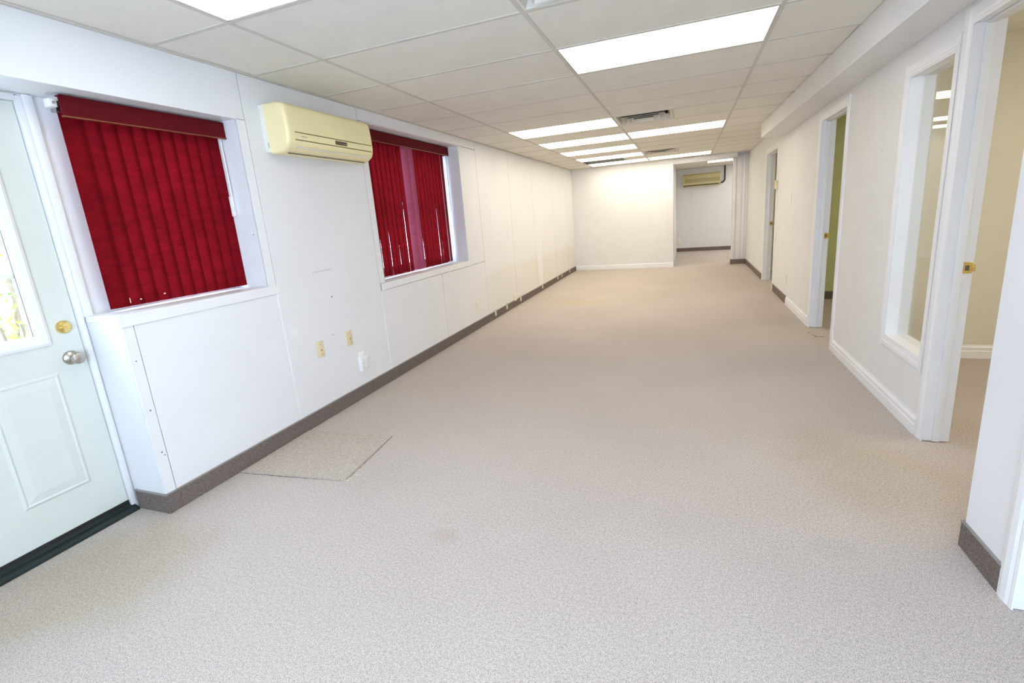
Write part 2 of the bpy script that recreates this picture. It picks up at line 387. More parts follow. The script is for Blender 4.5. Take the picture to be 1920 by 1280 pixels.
# ---- ceiling
CE = MB()
CE.box(XR, 4.0, YB, YE, ZC + 0.012, ZC + 0.03)
ceil = S(CE.build('ceiling', 'ceil_tile'), 'suspended ceiling of beige tiles in a thin metal grid', 'ceiling')
LIGHTS = {(-1, 0), (6, 0), (8, 0), (10, 0), (12, 0), (14, 0), (2, 1), (8, 1), (14, 1), (18, 2), (-4, 1)}
VENTS = {(0, 1), (6, 1), (12, 1)}
tile_mesh = {}
def tile(x0, x1, y0, y1, z=0.0):
    w_, d_ = round(x1 - x0, 3), round(y1 - y0, 3)
    if (w_, d_) not in tile_mesh:
        o = MB().box(-w_ / 2, w_ / 2, -d_ / 2, d_ / 2, 0, 0.014).build('ceiling_tile', 'ceil_tile', bevel=0.002, seg=1, origin=(0, 0, 0))
        tile_mesh[(w_, d_)] = o.data; o.parent = ceil
    else:
        o = bpy.data.objects.new('ceiling_tile', tile_mesh[(w_, d_)]); COL.objects.link(o); o.parent = ceil
    o.location = Vector(((x0 + x1) / 2, (y0 + y1) / 2, ZC + 0.003 + z)) - ORIG[ceil.name]
    return o
def soffx(y): return 1.000 + (0.932 - 1.0) * (y - 2.03) / (7.5 - 2.03)
XE = lambda y: XN if y < 2.0 else (soffx(y) if y < 7.4 else XR)
rows = [(k, K(k), K(k + 1)) for k in range(-6, 15)] + [(15, K(15), YF)]
g = 0.004
for k, a, b in rows:
    cols = [(XL, G[0]), (G[0], G[1]), (G[1], G[2]), (G[2], XE((a + b) / 2))]
    for ci, (x0, x1) in enumerate(cols):
        if ci in (1, 2) and (k, ci - 1) in LIGHTS: continue
        if ci == 2 and (k, 1) in VENTS:
            tile(x0 + T + g, x1 - g, a + g, b - g); continue
        if ci == 1 and k == 13:      # tile pushed aside: part of this bay is open to the dark void
            tile(x0 + 0.80, x1 - g, a + g, b - g, 0.001); continue
        tile(x0 + g, x1 - g, a + g, b - g, random.uniform(0, 0.0012))
for k in range(16, 22):
    a, b = K(k), min(K(k + 1), YE)
    if a < YF + 0.3: a = YF + 0.17
    for ci, (x0, x1) in enumerate([(-0.276, G[2]), (G[2], XR)]):
        if ci == 1 and k == 18: continue
        tile(x0 + g, x1 - g, a + g, b - g)
hw = 0.0115
def tee(x0, x1, y0, y1): 
    MB().box(x0, x1, y0, y1, ZC, ZC + 0.004).box((x0 + x1) / 2 - 0.002 if x1 - x0 < y1 - y0 else x0, (x0 + x1) / 2 + 0.002 if x1 - x0 < y1 - y0 else x1,
        (y0 + y1) / 2 - 0.002 if x1 - x0 >= y1 - y0 else y0, (y0 + y1) / 2 + 0.002 if x1 - x0 >= y1 - y0 else y1, ZC + 0.004, ZC + 0.03).build('grid_tee', 'ceil_grid', ceil)
for x in G: tee(x - hw, x + hw, YB, YF)
for k in range(-5, 16):
    y = K(k)
    for x0, x1 in [(XL, G[0] - hw), (G[0] + hw, G[1] - hw), (G[1] + hw, G[2] - hw), (G[2] + hw, XE(y))]: tee(x0, x1, y - hw, y + hw)
for k in (0, 6, 12): tee(G[1] + T - hw, G[1] + T + hw, K(k) + hw, K(k + 1) - hw)
tee(G[2] - hw, G[2] + hw, YF + 0.18, YE)
for k in range(17, 22):
    tee(-0.276, G[2] - hw, K(k) - hw, K(k) + hw); tee(G[2] + hw, XR, K(k) - hw, K(k) + hw)

# ---- white moulded baseboards, brown baseboards
WB = lambda s: [(0, 0), (0.015 * s, 0), (0.015 * s, 0.058), (0.011 * s, 0.064), (0.013 * s, 0.070), (0.013 * s, 0.088), (0.006 * s, 0.098), (0.003 * s, 0.108), (0, 0.108)]
def wbase(name, axis, at, s, a0, a1, label):
    mb = MB()
    if axis == 'y': mb.prism([(at + u, z) for u, z in WB(s)], 'y', a0, a1)
    else: mb.prism([(at + u, z) for u, z in WB(s)], 'x', a0, a1)
    return S(mb.build(name, 'trim_white'), label, 'baseboard')
wbase('baseboard_right', 'y', XR, -1, 3.036, 4.713, 'white moulded baseboard under the interior window')
wbase('baseboard_right_far', 'y', XR, -1, 5.65, 6.83, 'short white moulded baseboard past the middle doorway')
wbase('baseboard_far', 'x', YF, -1, XL + 0.012, -0.276, 'white baseboard along the far wall')
wbase('baseboard_office', 'x', 4.574, -1, XR + RT, 4.0, 'white baseboard inside the first office')
def bbase(name, segs, label, mat='base_carpet', h=0.105):
    mb = MB(); ed = MB()
    for b in segs:
        mb.box(*b, 0, h)
        x0, x1, y0, y1 = b; e = 0.0012; ed.box(x0 - e, x1 + e, y0 - e, y1 + e, h - 0.001, h + 0.004)
    o = S(mb.build(name, mat, bevel=0.002, seg=1), label, 'baseboard'); ed.build('top_edge', 'base_edge', o)
    return o
bbase('baseboard_left', [(XL, XL + 0.009, 1.42, YF), (XW + 0.02, XL + 0.009, 1.411, 1.42), (XL, XL + 0.009, YB, 0.35)],
      'long brown carpet baseboard along the left wall')
bbase('baseboard_near', [(XN - 0.009, XN, 1.79, 2.03), (XN - 0.009, 1.20, 2.03, 2.039)], 'grey brown carpet baseboard on the near right wall end')
bbase('baseboard_right_end', [(XR - 0.009, XR, 6.83, 7.883), ], 'short brown baseboard before the far doorway', 'base_vinyl')
bbase('baseboard_pier', [(XR - 0.009, XR, 9.01, 11.43), (0.915, XR, 11.418, 11.428), (0.915, 0.925, 11.428, 11.62)], 'brown baseboard running from the far doorway around the pier', 'base_vinyl', 0.10)
bbase('baseboard_hall', [(-0.276, 4.0, YE - 0.016, YE - 0.006)], 'dark brown baseboard on the passage back wall', 'base_vinyl', 0.10)
bbase('baseboard_green', [(XR + RT, 4.0, 7.16, 7.17)], 'dark baseboard under the olive green wall', 'base_vinyl', 0.10)
ph = MB(); ph.prism([(0.0, 0)] * 0 or [(0.35, 0.105), (0.62, 0.112), (0.98, 0.108), (0.98, 0.0), (0.35, 0.0)], 'y', YE - 0.020, YE - 0.016)

# ---- doorways in the right wall
def doorway(name, X, sgn, y0, y1, zt, label, strike=True, depth=RT, slab=False):
    """opening y0..y1 in a wall whose room face is X (wall goes to larger x)"""
    r = S(empty(name, (X, (y0 + y1) / 2, 0)), label, 'doorway')
    cw = 0.072
    def casing(p0, p1, z0, z1, vert):
        mb = MB()
        if vert:
            inner, outer = p0, p1   # y of inner edge, y of outer edge
            d = 1 if outer > inner else -1
            prof = [(X, inner), (X - 0.0054, inner), (X - 0.0066, inner + d * 0.012), (X - 0.0054, inner + d * 0.018), (X - 0.0096, inner + d * 0.030),
                    (X - 0.0108, inner + d * 0.055), (X - 0.0084, outer - d * 0.004), (X - 0.0078, outer), (X, outer)]
            mb.prism(prof, 'z', z0, z1)
        else:
            prof = [(X, z0), (X - 0.0054, z0), (X - 0.0066, z0 + 0.012), (X - 0.0054, z0 + 0.018), (X - 0.0096, z0 + 0.030),
                    (X - 0.0108, z0 + 0.055), (X - 0.0084, z1 - 0.004), (X - 0.0078, z1), (X, z1)]
            mb.prism(prof, 'y', p0, p1)
        mb.build('casing', 'trim_white', r)
    casing(y1 - 0.004, y1 + cw, 0, zt + cw, True)
    casing(y0 + 0.004, y0 - cw, 0, zt + cw, True)
    casing(y0 + 0.004, y1 - 0.004, zt - 0.004, zt + cw, False)
    MB().box(X - 0.004, X + depth + 0.004, y1, y1 + 0.02, 0.003, zt + 0.02).build('jamb', 'trim_white', r, 0.0015, 1)
    MB().box(X - 0.004, X + depth + 0.004, y0 - 0.02, y0, 0.003, zt + 0.02).build('jamb', 'trim_white', r, 0.0015, 1)
    MB().box(X - 0.004, X + depth + 0.004, y0, y1, zt, zt + 0.02).build('jamb', 'trim_white', r, 0.0015, 1)
    s0, s1 = X + 0.040, X + 0.074
    for b in [(s0, s1, y1 - 0.012, y1, 0.004, zt), (s0, s1, y0, y0 + 0.012, 0.004, zt), (s0, s1, y0 + 0.012, y1 - 0.012, zt - 0.012, zt)]:
        box('door_stop', 'trim_white', b, r, 0.003)
    if strike:
        st = MB(); st.box(X + 0.078, X + 0.114, y1 - 0.002, y1, 0.915, 0.972)
        st.box(X + 0.114, X + 0.126, y1 - 0.004, y1 + 0.002, 0.925, 0.962)
        so = st.build('strike_plate', 'brass', r, 0.001, 1); so['label'] = 'small brass strike plate'
        box('latch_hole', 'slot_dark', (X + 0.086, X + 0.102, y1 - 0.0026, y1 - 0.002, 0.93, 0.955), so)
    if slab:
        box('door_slab', 'trim_white', (X + 0.08, X + 0.12, y0 + 0.003, y1 - 0.003, 0.01, zt - 0.003), r, 0.002)
    return r
doorway('door_2', XR, 1, *D2, 'white cased doorway into the first office at the right')
doorway('door_3', XR, 1, *D3, 'white cased doorway to the olive green room')
doorway('door_4', XR, 1, *D4, 'white cased doorway farthest down the right wall')
doorway('door_5', XN, 1, *D5, 'door casing at the right edge of the view', strike=False, depth=0.15, slab=True)

# ---- interior window beside the first office doorway
w3 = S(empty('window_3', (XR, (W3[0] + W3[1]) / 2, W3[2])), 'tall fixed interior window with white moulded frame', 'window')
y0, y1, z0, z1 = W3
def wcase(poly, axis, a0, a1, name='casing'): MB().prism(poly, axis, a0, a1).build(name, 'trim_white', w3)
cw = 0.062
def cprof(i, o):
    d = 1 if o > i else -1
    return [(XR, i), (XR - 0.0060, i), (XR - 0.0072, i + d * 0.010), (XR - 0.0060, i + d * 0.016), (XR - 0.0102, i + d * 0.028), (XR - 0.0114, i + d * 0.048), (XR - 0.0084, o), (XR, o)]
wcase(cprof(y1, y1 + cw), 'z', z0 - cw, z1 + cw)
wcase(cprof(y0, y0 - 0.045), 'z', z0 - cw, z1 + cw)
wcase(cprof(z1, z1 + cw), 'y', y0, y1)
wcase(cprof(z0, z0 - cw), 'y', y0, y1, 'sill')
for b in [(XR - 0.004, XR + RT + 0.004, y1 - 0.012, y1, z0, z1), (XR - 0.004, XR + RT + 0.004, y0, y0 + 0.012, z0, z1),
          (XR - 0.004, XR + RT + 0.004, y0 + 0.012, y1 - 0.012, z0, z0 + 0.012), (XR - 0.004, XR + RT + 0.004, y0 + 0.012, y1 - 0.012, z1 - 0.012, z1)]:
    box('frame_lining', 'trim_white', b, w3, 0.001, seg=1)
box('pane', 'glass', (1.276, 1.282, y0 + 0.012, y1 - 0.012, z0 + 0.012, z1 - 0.012), w3)

# ---- left windows: frame, panes, sill, apron boards
def outer_window(name, y0, y1, z0, z1, niche, label):
    n0, n1, nz0, nz1 = niche
    r = S(empty(name, (XW, (y0 + y1) / 2, z0)), label, 'window')
    fw = 0.046; xa, xb = XW - 0.10, XW - 0.02
    mb = MB(); cells(mb, 'x', xa, xb, y0, y1, z0, z1, [(y0 + fw, y1 - fw, z0 + fw, z1 - fw)])
    mb.build('frame', 'plate_white', r, 0.003, 1)
    mid = (z0 + z1) / 2
    box('sash_rail', 'plate_white', (xa + 0.02, xb - 0.01, y0 + fw, y1 - fw, mid - 0.02, mid + 0.02), r, 0.003)
    for a, b in [(z0 + fw, mid - 0.02), (mid + 0.02, z1 - fw)]:
        box('pane', 'glass', (xa + 0.035, xa + 0.041, y0 + fw, y1 - fw, a, b), r)
    box('sill', 'trim_white', (XW, XL - 0.004, n0 + 0.001, n1 - 0.001, nz0, nz0 + 0.02), r, 0.003)
    return r
w1 = outer_window('window_1', 1.540, 2.288, 1.06, 2.03, (1.42, 2.30, 1.03, 2.055), 'recessed window behind the first red blind, beside the entrance door')
w2 = outer_window('window_2', 3.66, 5.27, 0.93, 2.18, (3.55, 5.31, 0.865, 2.225), 'recessed window behind the second red blind, right of the air conditioner')
box('apron', 'trim_white', (XL - 0.004, XL + 0.008, 1.42, 2.375, 0.992, 1.050), w1, 0.0015, seg=1)
box('apron', 'trim_white', (XW + 0.02, XL + 0.008, 1.410, 1.42, 1.020, 1.050), w1, 0.0015, seg=1)
box('casing', 'trim_white', (XL - 0.006, XL + 0.003, 2.302, 2.357, 1.046, 2.053), w1, 0.001, seg=1)
box('apron', 'trim_white', (XL - 0.004, XL + 0.008, 3.49, 5.35, 0.825, 0.885), w2, 0.0015, seg=1)
box('header_edge', 'trim_white', (XL - 0.012, XL + 0.003, 0.35, 2.302, 2.052, 2.060), w1, 0.001, seg=1)

# ---- entrance door
d1 = S(empty('door_1', (XW, 0.93, 0)), 'pale mint entrance door with glazed upper half', 'door')
DX0, DX1 = XW - 0.052, XW - 0.008
dy0, dy1, dz0, dz1 = 0.475, 1.385, 0.055, 2.02
LT = (0.735, 1.215, 1.0, 1.86)    # glass opening y,z
sl = MB(); cells(sl, 'x', DX0, DX1, dy0, dy1, dz0, dz1, [(LT[0] - 0.02, LT[1] + 0.02, LT[2] - 0.02, LT[3] + 0.02)])
sl.build('slab', 'door_mint', d1)
def raised(y0, y1, z0, z1):
    # a moulded panel: sunk groove ring then a raised field
    def ring(i, x): return [(x, y0 + i, z0 + i), (x, y1 - i, z0 + i), (x, y1 - i, z1 - i), (x, y0 + i, z1 - i)]
    rs = [ring(0, DX1), ring(0.012, DX1 + 0.006), ring(0.020, DX1 + 0.002), ring(0.055, DX1 + 0.007), ring(0.062, DX1 + 0.007)]
    vs = [v for q in rs for v in q]; fs = []
    for i in range(len(rs) - 1):
        for k in range(4): fs.append((i * 4 + k, i * 4 + (k + 1) % 4, (i + 1) * 4 + (k + 1) % 4, (i + 1) * 4 + k))
    n = len(vs) - 4; fs.append((n, n + 1, n + 2, n + 3)); fs.append((0, 3, 2, 1))
    MB().add(vs, fs).build('moulded_panel', 'door_mint', d1)
raised(1.000, 1.262, 0.245, 0.815); raised(0.600, 0.862, 0.245, 0.815)
lf = MB(); y0, y1, z0, z1 = LT; fw = 0.052
def lring(i, x): return [(x, y0 - i, z0 - i), (x, y1 + i, z0 - i), (x, y1 + i, z1 + i), (x, y0 - i, z1 + i)]
rs = [lring(fw, DX1 - 0.002), lring(fw, DX1 + 0.008), lring(fw - 0.012, DX1 + 0.014), lring(0.012, DX1 + 0.012), lring(0, DX1 + 0.003), lring(0, DX1 - 0.03), lring(fw, DX1 - 0.03)]
vs = [v for q in rs for v in q]; fs = []
for i in range(len(rs)):
    for k in range(4): j = (i + 1) % len(rs); fs.append((i * 4 + k, i * 4 + (k + 1) % 4, j * 4 + (k + 1) % 4, j * 4 + k))
lf.add(vs, fs).build('lite_frame', 'trim_white', d1)
box('muntin', 'trim_white', (DX1 - 0.022, DX1 - 0.004, y0, y1, 1.268, 1.286), d1)
box('muntin', 'trim_white', (DX1 - 0.022, DX1 - 0.004, y0, y1, 1.56, 1.578), d1)
box('muntin', 'trim_white', (DX1 - 0.022, DX1 - 0.004, 0.966, 0.984, z0, z1), d1)
box('pane', 'glass', (DX1 - 0.030, DX1 - 0.025, y0, y1, z0, z1), d1)
box('gasket', 'slot_grey', (DX1 - 0.024, DX1 + 0.001, y1 - 0.004, y1 + 0.0005, z0, z1), d1)
lk = MB(); lk.lathe([(0.031, 0), (0.031, 0.006), (0.026, 0.013), (0.015, 0.015), (0.002, 0.015)], (DX1, 1.330, 1.018), (1, 0, 0), 28)
lo = lk.build('deadbolt', 'brass', d1, smooth=True); lo['label'] = 'round polished brass deadbolt'
tn = MB(); tn.box(DX1 + 0.014, DX1 + 0.024, 1.308, 1.352, 1.013, 1.020); tn.build('thumb_turn', 'brass', lo, 0.003)
kb = MB(); kb.lathe([(0.034, 0), (0.034, 0.004), (0.030, 0.010), (0.014, 0.016), (0.012, 0.030), (0.020, 0.038), (0.0275, 0.050), (0.0285, 0.060), (0.024, 0.070), (0.012, 0.076), (0.001, 0.077)], (DX1, 1.325, 0.868), (1, 0, 0), 28)
ko = kb.build('knob', 'nickel', d1, smooth=True); ko['label'] = 'satin nickel round door knob'
# casing and jamb of the entrance
box('jamb', 'trim_white', (XW - 0.06, XW + 0.012, 1.388, 1.412, 0.03, 2.045), d1, 0.003)
box('jamb', 'trim_white', (XW - 0.06, XW + 0.012, 0.448, 0.472, 0.03, 2.045), d1, 0.003)
box('jamb', 'trim_white', (XW - 0.06, XW + 0.012, 0.472, 1.388, 2.022, 2.050), d1, 0.003)
box('casing', 'trim_white', (XW, XW + 0.018, 1.412, 1.449, 1.047, 2.053), d1, 0.002)
box('casing', 'trim_white', (XW, XW + 0.018, 0.400, 0.448, 0.0, 2.053), d1, 0.002)
th = MB(); th.prism([(XW - 0.10, 0), (XW + 0.035, 0), (XW + 0.035, 0.014), (XW + 0.012, 0.022), (XW - 0.002, 0.026), (XW - 0.006, 0.048), (XW - 0.10, 0.048)], 'y', 0.455, 1.405)
to = th.build('threshold', 'threshold', d1); to['label'] = 'black rubber and metal door sill'
box('sweep', 'rubber_black', (DX1 - 0.004, DX1 + 0.006, dy0, dy1, 0.045, 0.062), d1)

# outside shrub seen through the door glass
sh = tag(empty('shrub', (-5.3, 2.25, -0.1)), 'green shrub outside the glazed entrance door', 'shrub')
st = MB(); lv = MB()
for i in range(9):
    a = random.uniform(0, 6.28); h_ = random.uniform(0.9, 1.7); rr = random.uniform(0.15, 0.65)
    p0 = Vector((-5.3 + random.uniform(-.1, .1), 2.25 + random.uniform(-.1, .1), -0.1)); p2 = p0 + Vector((math.cos(a) * rr, math.sin(a) * rr, h_))
    p1 = (p0 + p2) / 2 + Vector((0, 0, 0.1)); st.tube([p0, p1, p2], 0.012, 6)
    for j in range(40):
        t = random.uniform(0.35, 1.05); c = p0.lerp(p2, t) + Vector((random.gauss(0, .11), random.gauss(0, .11), random.gauss(0, .09)))
        u = Vector((random.gauss(0, 1), random.gauss(0, 1), random.gauss(0, 1))).normalized(); v = u.orthogonal().normalized(); n_ = u.cross(v) * 0.006
        s_ = random.uniform(0.03, 0.055)
        lv.add([c - u * s_, c + v * s_ * .5 + n_, c + u * s_, c - v * s_ * .5 + n_, c - n_], [(0, 1, 4), (1, 2, 4), (2, 3, 4), (3, 0, 4)])
st.build('stem', 'bark', sh)
tag(lv.build('foliage', 'leaf', sh), kind='stuff')

# ================================================================== THINGS
# ---- ceiling lights
def light(k, c, label, x0=None, x1=None, mat='lamp_diffuser'):
    x0 = G[c] if x0 is None else x0; x1 = G[c] + 2 * T if x1 is None else x1
    a, b = K(k), K(k + 1); e = 0.013
    r = tag(empty('ceiling_light', ((x0 + x1) / 2, (a + b) / 2, ZC)), label, 'ceiling light', 'recessed fluorescent ceiling panels')
    fr = MB(); fr.box(x0 + e, x1 - e, a + e, b - e, ZC + 0.060, ZC + 0.075)
    for bx in [(x0 + e, x0 + e + 0.006, a + e, b - e), (x1 - e - 0.006, x1 - e, a + e, b - e), (x0 + e, x1 - e, a + e, a + e + 0.006), (x0 + e, x1 - e, b - e - 0.006, b - e)]:
        fr.box(*bx, ZC + 0.001, ZC + 0.06)
    fr.build('housing', 'vent_metal', r)
    box('diffuser', mat, (x0 + e + 0.006, x1 - e - 0.006, a + e + 0.006, b - e - 0.006, ZC + 0.002, ZC + 0.006), r)
    return r
light(-1, 0, 'bright ceiling light panel cut by the top edge above the entrance door', mat='lamp_near')
light(2, 1, 'largest lit ceiling panel, right of centre near the top', mat='lamp_near')
light(6, 0, 'nearest of the five lit panels in the left row')
light(8, 0, 'second lit panel of the left row, counting from the camera')
light(10, 0, 'third lit panel of the left row, middle of five')
light(12, 0, 'fourth lit panel of the left row, before the dark gap')
light(14, 0, 'farthest lit panel of the left row, against the far wall')
light(8, 1, 'lit panel just past the large square vent, right row')
light(14, 1, 'farthest lit panel of the right row, by the passage header')
light(18, 2, 'lit panel in the passage above the far air conditioner', x1=XR - 0.02, mat='lamp_hall')
light(-4, 1, 'lit ceiling panel behind the viewer', mat='lamp_near')
def fill_light(x0, x1, y0, y1, label, mat='lamp_diffuser'):  # unseen lamps added to brighten the side rooms and the passage
    r = tag(empty('ceiling_light', ((x0 + x1) / 2, (y0 + y1) / 2, ZC - 0.04)), label, 'ceiling light')
    box('housing', 'vent_metal', (x0, x1, y0, y1, ZC - 0.02, ZC + 0.012), r); box('diffuser', mat, (x0 + 0.02, x1 - 0.02, y0 + 0.02, y1 - 0.02, ZC - 0.045, ZC - 0.02), r)
fill_light(2.4, 3.6, 8.4, 9.0, 'added fill light inside the third room, out of view')
fill_light(2.4, 3.6, 5.2, 5.9, 'added fill light inside the olive green room, out of view')
fill_light(1.5, 2.7, 14.0, 14.6, 'second added fill light in the passage behind the pier, out of view', 'lamp_hall')
fill_light(1.5, 2.7, 12.4, 13.0, 'added fill light in the passage behind the pier, out of view', 'lamp_hall')
fill_light(3.2, 3.8, 2.3, 3.5, 'second added fill light inside the first office, out of view')
fill_light(2.3, 2.9, 2.3, 3.5, 'added fill light inside the first office, out of view')

# ---- ceiling air diffusers
def vent(k, label):
    x0, a = G[1] + 0.012, K(k) + 0.012; sz = T - 0.024; cx, cy = x0 + sz / 2, a + sz / 2
    r = tag(empty('ceiling_vent', (cx, cy, ZC)), label, 'air vent', 'square ceiling air diffusers')
    def fr(name, mat, rings):
        vs = []; fs = []
        for h_, z in rings: vs += [(cx - h_, cy - h_, z), (cx + h_, cy - h_, z), (cx + h_, cy + h_, z), (cx - h_, cy + h_, z)]
        n = len(rings)
        for i in range(n):
            for q in range(4): j = (i + 1) % n; fs.append((i * 4 + q, i * 4 + (q + 1) % 4, j * 4 + (q + 1) % 4, j * 4 + q))
        o = MB().add(vs, fs).build(name, mat, r)
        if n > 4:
            o.data.materials.append(MATS['vent_back_shade'])  # blade backs coloured dark in place of the shade inside the vent
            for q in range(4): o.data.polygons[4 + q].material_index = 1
        return o
    H = sz / 2
    fr('frame', 'vent_metal', [(H, ZC + 0.001), (H, ZC + 0.006), (H - 0.014, ZC + 0.005), (H - 0.014, ZC + 0.001)])
    bx = MB(); 
    for s1 in (-1, 1):
        bx.box(cx + s1 * H, cx + s1 * (H - 0.004), cy - H, cy + H, ZC + 0.006, ZC + 0.15); bx.box(cx - H, cx + H, cy + s1 * H, cy + s1 * (H - 0.004), ZC + 0.006, ZC + 0.15)
    bx.box(cx - H, cx + H, cy - H, cy + H, ZC + 0.15, ZC + 0.155)
    bx.build('duct_box', 'dark', r)
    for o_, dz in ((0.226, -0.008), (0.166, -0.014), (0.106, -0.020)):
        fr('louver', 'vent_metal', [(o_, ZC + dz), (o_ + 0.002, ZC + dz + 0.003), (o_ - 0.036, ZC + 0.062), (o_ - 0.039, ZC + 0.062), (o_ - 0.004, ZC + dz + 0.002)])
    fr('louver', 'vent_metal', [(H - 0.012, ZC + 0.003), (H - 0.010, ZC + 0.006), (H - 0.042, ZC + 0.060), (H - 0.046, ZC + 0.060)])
    box('centre_plate', 'vent_metal', (cx - 0.045, cx + 0.045, cy - 0.045, cy + 0.045, ZC - 0.022, ZC - 0.016), r, 0.003)
vent(6, 'large square louvred vent beside the nearest lit panels'); vent(12, 'small far square vent before the last right hand light'); vent(0, 'square vent cut off by the top edge of the view')

# ---- vertical blinds
def vane(r, y, z0, z1, x, ang, tw=0.0, w_=0.089, mat='vane_red', n=8):
    """fabric slat hanging at (x, y); ang turns it about its middle, tw adds a twist towards the bottom"""
    mb = MB(); vs = []; fs = []
    for i in range(n + 1):
        t = i / n; z = z1 + (z0 - z1) * t; a = math.radians(ang + tw * t)
        dy, dx = math.cos(a) * w_ / 2, math.sin(a) * w_ / 2
        for u in (-1, -0.5, 0, 0.5, 1): vs.append((x + u * dx + 0.003 * (1 - u * u), y + u * dy, z))
    for i in range(n):
        for q in range(4): fs.append((i * 5 + q, i * 5 + q + 1, i * 5 + 6 + q, i * 5 + 5 + q))
    mb.add(vs, fs); return mb.build('vane', mat, r, smooth=True)
b1 = tag(empty('vertical_blind', (-2.70, 1.89, 1.06)), 'closed dark red vertical blind next to the entrance door', 'blind', 'dark red vertical blinds')
va = MB(); va.box(-2.632, -2.620, 1.478, 2.297, 1.957, 2.042).box(-2.660, -2.620, 1.484, 2.297, 2.042, 2.046)
vo = va.build('valance', 'valance_red', b1, 0.0015, 1)
box('valance_trim', 'valance_edge', (-2.634, -2.617, 1.477, 2.298, 1.952, 1.957), vo)
box('headrail', 'aluminium', (-2.72, -2.68, 1.49, 2.29, 1.985, 2.03), b1)
bk = MB(); bk.box(-2.69, -2.645, 1.452, 1.480, 1.994, 2.030); bo = bk.build('bracket', 'plate_white', b1, 0.003)
MB().lathe([(0.006, 0), (0.006, 0.003)], (-2.645, 1.466, 2.012), (1, 0, 0), 10).build('screw', 'aluminium', bo)
for i in range(11): vane(b1, 1.548 + i * 0.0715, 1.066, 1.985, -2.70, 6 + random.uniform(-1, 1), random.uniform(-1.5, 1.5), w_=0.091)
MB().tube([(-2.655, 2.283, 1.96), (-2.655, 2.285, 1.62)], 0.005, 8).build('control_wand', 'plate_white', b1)
wt = MB(); wt.box(-2.672, -2.655, 2.272, 2.294, 1.50, 1.62); wo_ = wt.build('cord_weight', 'plate_white', b1, 0.003)
box('weight_slot', 'slot_grey', (-2.655, -2.6545, 2.281, 2.284, 1.53, 1.56), wo_)

for (yy, zz, dy, dz) in [(1.590, 1.082, 0.003, 0.026), (1.640, 1.090, 0.008, 0.006), (1.765, 1.098, 0.009, 0.006)]:
    box('loose_thread', 'plate_cream', (-2.690, -2.6885, yy, yy + dy, zz, zz + dz), b1)
b2 = tag(empty('vertical_blind', (-2.70, 4.43, 0.90)), 'gappy dark red vertical blind right of the air conditioner', 'blind', 'dark red vertical blinds')
va = MB(); va.box(-2.652, -2.640, 3.565, 5.303, 2.128, 2.214).box(-2.74, -2.652, 5.295, 5.303, 2.128, 2.214).box(-2.74, -2.640, 3.565, 5.303, 2.214, 2.218)
vo = va.build('valance', 'valance_red', b2, 0.0015, 1)
box('valance_trim', 'valance_edge', (-2.654, -2.637, 3.564, 5.304, 2.123, 2.128), vo)
box('headrail', 'aluminium', (-2.72, -2.68, 3.60, 5.29, 2.15, 2.20), b2)
ny = 22
PINK = (10, 11)
GAPS = {2: (-6, -8), 4: (-4, -11), 6: (-2, -10), 8: (-5, -5), 9: (-4, -3), 13: (-4, -11), 15: (-2, -10), 18: (-4, -6), 20: (-6, -4), 21: (-7, -5)}
for i in range(ny):
    y = 3.640 + i * 0.0755
    if i in PINK: vane(b2, y, 0.905, 2.15, -2.690 + 0.012 * (i - 10), 40 if i == 10 else 36, 4, mat='vane_pink')
    else:
        a, tw = GAPS.get(i, (random.uniform(0, 5), random.uniform(-3, 3)))
        vane(b2, y, 0.900 + random.uniform(-0.004, 0.006), 2.15, -2.70 + random.uniform(-.003, .003), a, tw)
MB().tube([(-2.672, 5.284, 2.12), (-2.672, 5.286, 1.5)], 0.004, 8).build('control_wand', 'plate_white', b2)

